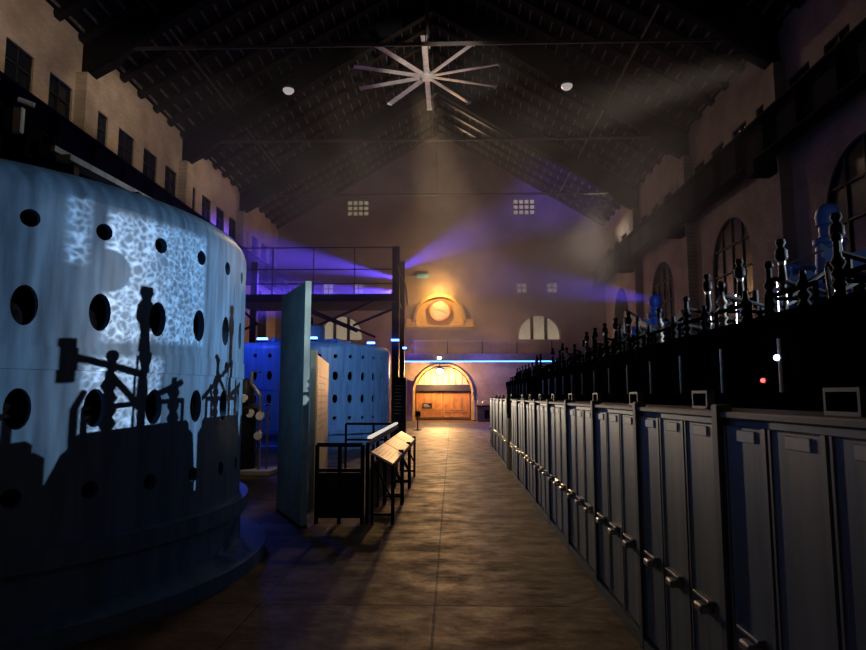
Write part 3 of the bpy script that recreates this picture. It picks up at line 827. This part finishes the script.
# oil pump set between the two generators
t = thing('oil_pump', 'tall dark oil pump with bright pipes between the generators', 'pump', (-4.15, 13.5, 0))
build('base', MB().box(-.55, .5, -.35, .35, 0, .12, .02), M['grey'], t)
g = MB()
g.lathe([(.24, .12), (.24, 1.2), (.3, 1.25), (.3, 1.35), (.18, 1.45), (.18, 1.8), (.08, 1.95), (0, 1.97)], (-.15, 0, 0), 20)
build('pump_body', g, M['black'], t)
build('pipe', MB().tube([(.22, -.2, .1), (.22, -.2, 1.6), (.0, -.1, 1.85), (.0, -.1, 2.1)], .04, 10), M['steel'], t)
build('pipe', MB().tube([(.36, -.1, .1), (.36, -.1, 1.35)], .025, 8), M['steel'], t)
build('pipe', MB().tube([(-.42, -.22, .1), (-.42, -.22, 1.7)], .03, 8), M['steel'], t)
for (x, y, z) in ((.22, -.25, .8), (-.1, -.27, 1.55), (.02, -.2, 1.25), (.25, -.26, 1.2), (-.3, -.26, 1.4)): build('gauge', MB().lathe([(.0, -.05), (.085, -.05), (.095, 0), (.085, .03)], (x, y, z), 16, axis='Y'), M['white'], t)  # white gauge faces stand in for glints on the pump
for (x, z) in ((.12, 2.08), (-.36, 1.75), (.36, 1.4)): build('handwheel', MB().lathe([(.07, z), (.09, z + .015), (.07, z + .03), (.07, z)], (x, -.12, 0), 16), M['brass'], t)

# ------------------------------------------------------------------ steel mezzanine behind the farther generator
mz = thing('steel_platform', 'dark steel platform with crossed braces behind the farther generator', 'platform', (-2.8, 29.0, 0))
W = 7.2
build('deck', MB().box(-W, .35, -.4, 3.2, 5.85, 6.0), M['mez'], mz, smooth=0)
build('edge_beam', MB().box(-W, .37, -.48, -.4, 5.78, 6.12), M['mez'], mz, smooth=0)
for (x, y) in ((.3, -.24), (-W + .1, -.24), (.3, 3.0), (-W + .1, 3.0)):
    build('column', MB().box(x - .16, x + .16, y - .14, y + .14, 0, 8.3), M['mez'], mz, smooth=0)
for p, q in (((-.16, 6.05), (-3.25, 4.7)), ((.15, 5.45), (-1.6, 4.72)), ((-3.47, 5.42), (-.6, 4.2)), ((-3.47, 5.3), (-1.4, 4.45)), ((-W + .2, 5.8), (-5.9, 4.8)), ((-W + .3, 4.4), (-5.9, 4.8))):
    build('brace', MB().bar((p[0], -.3, p[1]), (q[0], -.3, q[1]), .06, .1), M['mez'], mz, smooth=0)
for z in (6.6, 7.25, 8.25):
    build('guard_rail', MB().bar((-W, -.4, z), (.3, -.4, z), .045, .045), M['mez'], mz, smooth=0)
for k in range(5):
    x = -W + .1 + k * (W + .2) / 4.0
    build('rail_post', MB().bar((x, -.4, 6.0), (x, -.4, 8.25), .045), M['mez'], mz, smooth=0)
build('hanging_cable', MB().tube([(.4, -.5, 7.4), (.5, -.5, 7.0), (.75, -.5, 6.5), (.85, -.5, 5.6)], .035), M['steel'], mz)
# small blue lights round the rim of the farther generator and on the platform column
for i, (x, y, z, w, lab) in enumerate(((-4.45, 20.6, 3.39, .30, 'blue light bar on the top of the farther generator, beside the tall panel'), (-6.1, 20.7, 3.375, .34, 'blue light bar on the farther generator, left of the tall panel'),
                                (-2.75, 22.0, 3.34, .26, 'blue light bar on the right shoulder of the farther generator'))):
    t = thing('light_bar', lab, 'light', (x, y, z))
    build('lens', MB().box(-w / 2, w / 2, -.05, .03, .02, .09, .01), M['led_blue'], t); build('base', MB().box(-w / 2, w / 2, -.04, .04, -.05, .02), M['black'], t, smooth=0)
for i, (x, z, w, lab) in enumerate(((-2.62, 4.05, .34, 'blue light bar on the platform column'), (-2.2, 3.7, .16, 'small blue light right of the platform column'))):
    t = thing('light_bar', lab, 'light', (x + .12, 28.5, z))
    build('lens', MB().box(-w / 2, w / 2, -.05, .03, -.04, .04, .01), M['led_blue'], t); build('base', MB().box(-w / 2, w / 2, .03, .07, -.05, .05), M['black'], t, smooth=0)

# ------------------------------------------------------------------ fan and lamps under the roof
FZ = 13.9
fn = thing('ceiling_fan', 'huge ten-blade ceiling fan hanging in the middle of the hall', 'fan', (-.93, 24.0, FZ))
build('hub', MB().lathe([(0, -.12), (.18, -.12), (.26, -.06), (.26, .1), (.16, .16), (.1, .3), (0, .3)], n=28), M['fan'], fn)
build('mast', MB().cyl((0, 0, .25), (0, 0, RIDGE - FZ), .075, n=14), M['tie'], fn)
build('collar', MB().cyl((0, 0, 1.2), (0, 0, 1.42), .13, n=16), M['fan'], fn)
for k in range(10):
    a = PI / 2 + k * PI / 5
    c, s_ = math.cos(a), math.sin(a)
    mb = MB()
    p0 = Vector((c * .22, s_ * .22, 0)); p1 = Vector((c * 2.85, s_ * 2.85, 0))
    side = Vector((-s_, c, 0))
    secs = []
    for p, w in ((p0, .2), (p1, .2)):
        secs.append([mb.bm.verts.new(p + side * (w * u) + Vector((0, 0, v))) for u, v in ((-.5, .0), (-.2, .05), (.5, .03), (.5, .015), (-.2, .0), (-.5, -.02))])
    for i in range(6):
        j = (i + 1) % 6; mb.bm.faces.new((secs[0][i], secs[0][j], secs[1][j], secs[1][i]))
    mb.bm.faces.new(secs[0][::-1]); mb.bm.faces.new(secs[1])
    bl = build('blade', mb, M['fan'], fn, smooth=0)
    build('blade_tip', MB().bar(p1 - side * .11, p1 + side * .11, .03, .09), M['white'], bl, smooth=0)
for i, (x, z, lab) in enumerate(((-7.28, 15.2, 'round white ceiling lamp left of the fan'), (5.12, 15.22, 'round white ceiling lamp right of the fan'))):
    t = thing('ceiling_lamp', lab, 'lamp', (x, 27.6, z))
    build('lamp_bowl', MB().lathe([(0, -.14), (.16, -.13), (.24, -.04), (.25, .04)], n=24), M['bowl'], t)
    build('lamp_housing', MB().lathe([(.25, .04), (.2, .16), (.1, .22), (0, .22)], n=24), M['grey'], t)
    build('stem', MB().cyl((0, 0, .2), (0, 0, roof_z(x) - z - .1), .03, n=8), M['frame'], t)

# ------------------------------------------------------------------ haze
def haze(name, x0, x1, y0, y1, z0, z1, dens, label):
    mb = MB().box(x0, x1, y0, y1, z0, z1)
    m = bpy.data.materials.new(name); m.use_nodes = True
    N = m.node_tree.nodes; L = m.node_tree.links
    N.clear()
    out = N.new('ShaderNodeOutputMaterial'); v = N.new('ShaderNodeVolumePrincipled')
    v.inputs['Color'].default_value = (.93, .92, .95, 1); v.inputs['Anisotropy'].default_value = .15
    tc = N.new('ShaderNodeTexCoord'); mp = N.new('ShaderNodeMapping'); mp.inputs['Scale'].default_value = (.11, .11, .26)
    L.new(tc.outputs['Object'], mp.inputs[0])
    nz = N.new('ShaderNodeTexNoise'); nz.inputs['Scale'].default_value = 1.0; nz.inputs['Detail'].default_value = 4.5; nz.inputs['Roughness'].default_value = .6; nz.inputs['Distortion'].default_value = .6
    L.new(mp.outputs[0], nz.inputs['Vector'])
    cr = N.new('ShaderNodeMapRange'); cr.inputs['From Min'].default_value = .42; cr.inputs['From Max'].default_value = .70
    cr.inputs['To Min'].default_value = dens * .12; cr.inputs['To Max'].default_value = dens * 2.2
    L.new(nz.outputs['Fac'], cr.inputs['Value'])
    # thins out towards the floor and towards the camera
    sp = N.new('ShaderNodeSeparateXYZ'); L.new(tc.outputs['Object'], sp.inputs[0])
    fz = N.new('ShaderNodeMapRange'); fz.inputs['From Min'].default_value = z0; fz.inputs['From Max'].default_value = z0 + 2.5; L.new(sp.outputs['Z'], fz.inputs['Value'])
    fy = N.new('ShaderNodeMapRange'); fy.inputs['From Min'].default_value = y0; fy.inputs['From Max'].default_value = y0 + 9; L.new(sp.outputs['Y'], fy.inputs['Value'])
    ft = N.new('ShaderNodeMapRange'); ft.inputs['From Min'].default_value = z1; ft.inputs['From Max'].default_value = z1 - 3.5; L.new(sp.outputs['Z'], ft.inputs['Value'])
    m0 = N.new('ShaderNodeMath'); m0.operation = 'MULTIPLY'; L.new(fz.outputs[0], m0.inputs[0]); L.new(ft.outputs[0], m0.inputs[1])
    m1 = N.new('ShaderNodeMath'); m1.operation = 'MULTIPLY'; m2 = N.new('ShaderNodeMath'); m2.operation = 'MULTIPLY'
    L.new(cr.outputs[0], m1.inputs[0]); L.new(m0.outputs[0], m1.inputs[1]); L.new(m1.outputs[0], m2.inputs[0]); L.new(fy.outputs[0], m2.inputs[1])
    L.new(m2.outputs[0], v.inputs['Density']); L.new(v.outputs[0], out.inputs['Volume'])
    o = build(name, mb, m, smooth=0)
    tag(o, label, 'haze', None, 'stuff')
    return o
haze('haze', XL + 1.5, XR - 1.5, 16.5, YF - 4.5, 3.6, 13.6, .05, 'thin drifting theatrical haze in the upper far half of the hall')

# ------------------------------------------------------------------ lights
def light(name, kind, loc, energy, col, target=None, size=.1, angle=60, blend=.5, sx=None):
    l = bpy.data.lights.new(name, kind); l.energy = energy; l.color = col
    if kind in ('POINT', 'SPOT'): l.shadow_soft_size = size
    if kind == 'SPOT': l.spot_size = math.radians(angle); l.spot_blend = blend
    if kind == 'AREA': l.size = size
    o = bpy.data.objects.new(name, l); COL.objects.link(o); o.location = loc
    if target is not None:
        o.rotation_euler = (Vector(target) - Vector(loc)).to_track_quat('-Z', 'Y').to_euler()
    if sx: o.scale = sx
    return o
WARM = (1, .56, .2)
light('door_lamp', 'POINT', (CX + .02, YF - 1.3, 3.1), 700, WARM, size=.12)
light('door_flood', 'SPOT', (CX + .02, YF - 1.5, 3.3), 4200, (1, .54, .20), (-.2, 6, .3), .18, 38, .8)
light('cabinet_fill', 'SPOT', (-3.4, 42, 2.3), 7500, (1, .84, .62), (1.3, 14, 1.1), .12, 10, 1.0)  # unseen lamp added to brighten the cabinet fronts
light('clock_lamp', 'POINT', (CX, YF - 1.0, 8.6), 620, (1, .58, .16), size=.12)
TAN = (1, .82, .62)
for y, ty, e in ((3.0, 11, 3800), (7.0, 18, 5400), (11.0, 25.5, 6600), (15.5, 34, 8000)):
    light('wall_wash', 'SPOT', (9.0, y, 10.2), e, TAN, (-12, ty, 11.7), .3, 30, .7, (1, .35, 1))
light('right_wash', 'SPOT', (-8.6, 12, 7.2), 900, TAN, (10.4, 26, 8.3), .3, 34, .9)
light('fan_spot', 'SPOT', (2.5, 12.5, 8.5), 5500, (1, .9, .8), (-.93, 24, 13.9), .1, 17, .6)
light('haze_warm', 'SPOT', (0.5, 42.6, 18.3), 5200, (1, .66, .40), (1.8, 20, 15.4), .6, 58, 1.0)
light('haze_warm', 'SPOT', (9.9, 42.9, 12.6), 2400, (1, .80, .62), (6.5, 28, 8.5), .2, 52, .9)
light('gallery_fill', 'SPOT', (-.8, 15.8, 9.6), 16000, (1, .68, .38), (1.5, 44, 5.6), .3, 24, .9, (1, .5, 1))  # unseen spot added to warm the balcony and far wall
BLUE = (.11, .06, 1)
light('laser_wash', 'SPOT', (-2.82, 34, 7.1), 60000, BLUE, (-12, 32.5, 6.6), .1, 44, 1.0, (1, .5, 1))
light('laser_wash', 'SPOT', (-2.82, 34, 7.8), 34000, BLUE, (-12, 33, 9.4), .1, 40, 1.0, (1, .5, 1))
light('laser_wash', 'SPOT', (-2.82, 34, 8.3), 15000, BLUE, (2.2, 37.5, 11.6), .15, 46, 1.0, (1, .6, 1))
light('laser_wash', 'SPOT', (9.4, 28, 5.6), 16000, BLUE, (5.2, 37, 8.0), .15, 24, 1.0, (1, .6, 1))
light('balcony_glow', 'POINT', (2, YF - 3.0, 3.3), 170, (.10, .12, 1), size=.2)
light('balcony_glow', 'POINT', (-2.6, YF - 1.9, 4.9), 50, (.2, .12, 1), size=.2)
light('generator_blue', 'POINT', (-6.6, 18.2, 3.9), 170, (.06, .12, 1), size=.3)
light('generator_fill', 'SPOT', (.2, 14.6, 4.6), 900, (.42, .62, 1), (-3.4, 21, 1.8), .25, 40, .7)
light('governor_blue', 'POINT', (4.6, 6.4, 3.9), 16, (.4, .6, 1), size=.15)
light('governor_blue', 'POINT', (4.6, 14.6, 4.4), 30, (.16, .28, 1), size=.15)
light('pump_fill', 'SPOT', (-3.8, 12.2, 2.9), 40, (1, .85, .65), (-4.1, 13.6, 1.1), .05, 60, .5)  # added lamp to bring out glints on the pump pipes
light('gap_light', 'SPOT', (7.5, 14.15, 2.6), 500, (1, .86, .62), (.3, 14.45, 0), .08, 16, .3)

# projector throwing a rippled pattern over the near generator
pr = light('pattern_projector', 'SPOT', (9.9, 5.3, 3.38), 8500, (.74, .86, 1), (-2.6, 5.6, 2.5), .012, 36, .15)
pl = pr.data; pl.use_nodes = True
N = pl.node_tree.nodes; Lk = pl.node_tree.links
em = next(n for n in N if n.type == 'EMISSION')
tc = N.new('ShaderNodeTexCoord'); sp = N.new('ShaderNodeSeparateXYZ'); Lk.new(tc.outputs['Normal'], sp.inputs[0])
def math_(op, a, b=None):
    n = N.new('ShaderNodeMath'); n.operation = op
    for i, v in enumerate((a, b)):
        if v is None: continue
        if isinstance(v, (int, float)): n.inputs[i].default_value = v
        else: Lk.new(v, n.inputs[i])
    return n.outputs[0]
u = math_('DIVIDE', sp.outputs['X'], sp.outputs['Z']); v = math_('DIVIDE', sp.outputs['Y'], sp.outputs['Z'])
cb = N.new('ShaderNodeCombineXYZ'); Lk.new(u, cb.inputs[0]); Lk.new(v, cb.inputs[1])
wz = N.new('ShaderNodeTexNoise'); wz.inputs['Scale'].default_value = 80; Lk.new(cb.outputs[0], wz.inputs['Vector'])
wm = N.new('ShaderNodeVectorMath'); wm.operation = 'MULTIPLY_ADD'; wm.inputs[1].default_value = (.012, .012, 0)
Lk.new(wz.outputs['Color'], wm.inputs[0]); Lk.new(cb.outputs[0], wm.inputs[2])
vo = N.new('ShaderNodeTexVoronoi'); vo.feature = 'DISTANCE_TO_EDGE'; vo.inputs['Scale'].default_value = 250; Lk.new(wm.outputs[0], vo.inputs['Vector'])
ln = N.new('ShaderNodeMapRange'); ln.inputs['From Min'].default_value = 0; ln.inputs['From Max'].default_value = .13; ln.inputs['To Min'].default_value = 1; ln.inputs['To Max'].default_value = 0
Lk.new(vo.outputs['Distance'], ln.inputs['Value'])
l2 = math_('POWER', ln.outputs[0], 2.0)
def rng(val, lo, hi, soft=.002):
    m1 = N.new('ShaderNodeMapRange'); m1.inputs['From Min'].default_value = lo - soft; m1.inputs['From Max'].default_value = lo + soft; Lk.new(val, m1.inputs['Value'])
    m2 = N.new('ShaderNodeMapRange'); m2.inputs['From Min'].default_value = hi + soft; m2.inputs['From Max'].default_value = hi - soft; Lk.new(val, m2.inputs['Value'])
    return math_('MULTIPLY', m1.outputs[0], m2.outputs[0])
def rect_mask(u0, u1, v0, v1): return math_('MULTIPLY', rng(u, u0, u1), rng(v, v0, v1))
dx = math_('ADD', u, -.073); dy = math_('ADD', v, .002)
r2 = math_('ADD', math_('MULTIPLY', dx, dx), math_('MULTIPLY', dy, dy))
disc = math_('GREATER_THAN', r2, .013 ** 2)
A = math_('MULTIPLY', rect_mask(-.004, .074, -.038, .040), disc)
Bm = rect_mask(.036, .082, .05, .1); Cm = rect_mask(.083, .092, -.042, -.004)
mask = math_('MAXIMUM', math_('MAXIMUM', A, Bm), Cm)
s1 = math_('MULTIPLY', l2, mask)
# streaked plain light away from the rippled patches, dimmer towards the top
stk = N.new('ShaderNodeTexNoise'); stk.inputs['Scale'].default_value = 1; stk.inputs['Detail'].default_value = 3
smp = N.new('ShaderNodeMapping'); smp.inputs['Scale'].default_value = (220, 14, 1); Lk.new(cb.outputs[0], smp.inputs[0]); Lk.new(smp.outputs[0], stk.inputs['Vector'])
sr = N.new('ShaderNodeMapRange'); sr.inputs['From Min'].default_value = .3; sr.inputs['From Max'].default_value = .7; sr.inputs['To Min'].default_value = .5; sr.inputs['To Max'].default_value = 1.3
Lk.new(stk.outputs['Fac'], sr.inputs['Value'])
right = N.new('ShaderNodeMapRange'); right.inputs['From Min'].default_value = .02; right.inputs['From Max'].default_value = -.02; right.inputs['To Min'].default_value = .30; right.inputs['To Max'].default_value = .62; Lk.new(u, right.inputs['Value'])
topf = N.new('ShaderNodeMapRange'); topf.inputs['From Min'].default_value = -.062; topf.inputs['From Max'].default_value = -.03; topf.inputs['To Min'].default_value = .35; topf.inputs['To Max'].default_value = 1; Lk.new(v, topf.inputs['Value'])
base = math_('MULTIPLY', math_('MULTIPLY', right.outputs[0], topf.outputs[0]), sr.outputs[0])
tot = math_('ADD', math_('ADD', math_('MULTIPLY', s1, 1.4), math_('MULTIPLY', mask, .16)), base)
Lk.new(tot, em.inputs['Strength'])

w = bpy.data.worlds.new('night'); sc.world = w; w.use_nodes = True
w.node_tree.nodes['Background'].inputs[0].default_value = (.01, .012, .02, 1); w.node_tree.nodes['Background'].inputs[1].default_value = .3

# ------------------------------------------------------------------ camera
cam = bpy.data.cameras.new('camera'); co = bpy.data.objects.new('camera', cam); COL.objects.link(co)
cam.sensor_width = 36; cam.lens = 36 * 650 / 866; cam.clip_end = 200; cam.clip_start = .05
th = math.atan(71 / 650); psi = math.atan(19 / 650 * math.cos(th))
co.location = (0, 0, 1.6); co.rotation_euler = (PI / 2 + th, 0, psi)
sc.camera = co
sc.view_settings.view_transform = 'Standard'; sc.view_settings.look = 'None'; sc.view_settings.gamma = 1; sc.view_settings.exposure = 0
sc.view_settings.use_curve_mapping = False
cy = sc.cycles
cy.use_denoising = True
cy.max_bounces = 5; cy.diffuse_bounces = 3; cy.glossy_bounces = 3; cy.volume_bounces = 0; cy.transparent_max_bounces = 6
cy.volume_step_rate = 3.0; cy.volume_max_steps = 96
cy.caustics_reflective = False; cy.caustics_refractive = False
cy.sample_clamp_indirect = 4.0; cy.sample_clamp_direct = 0
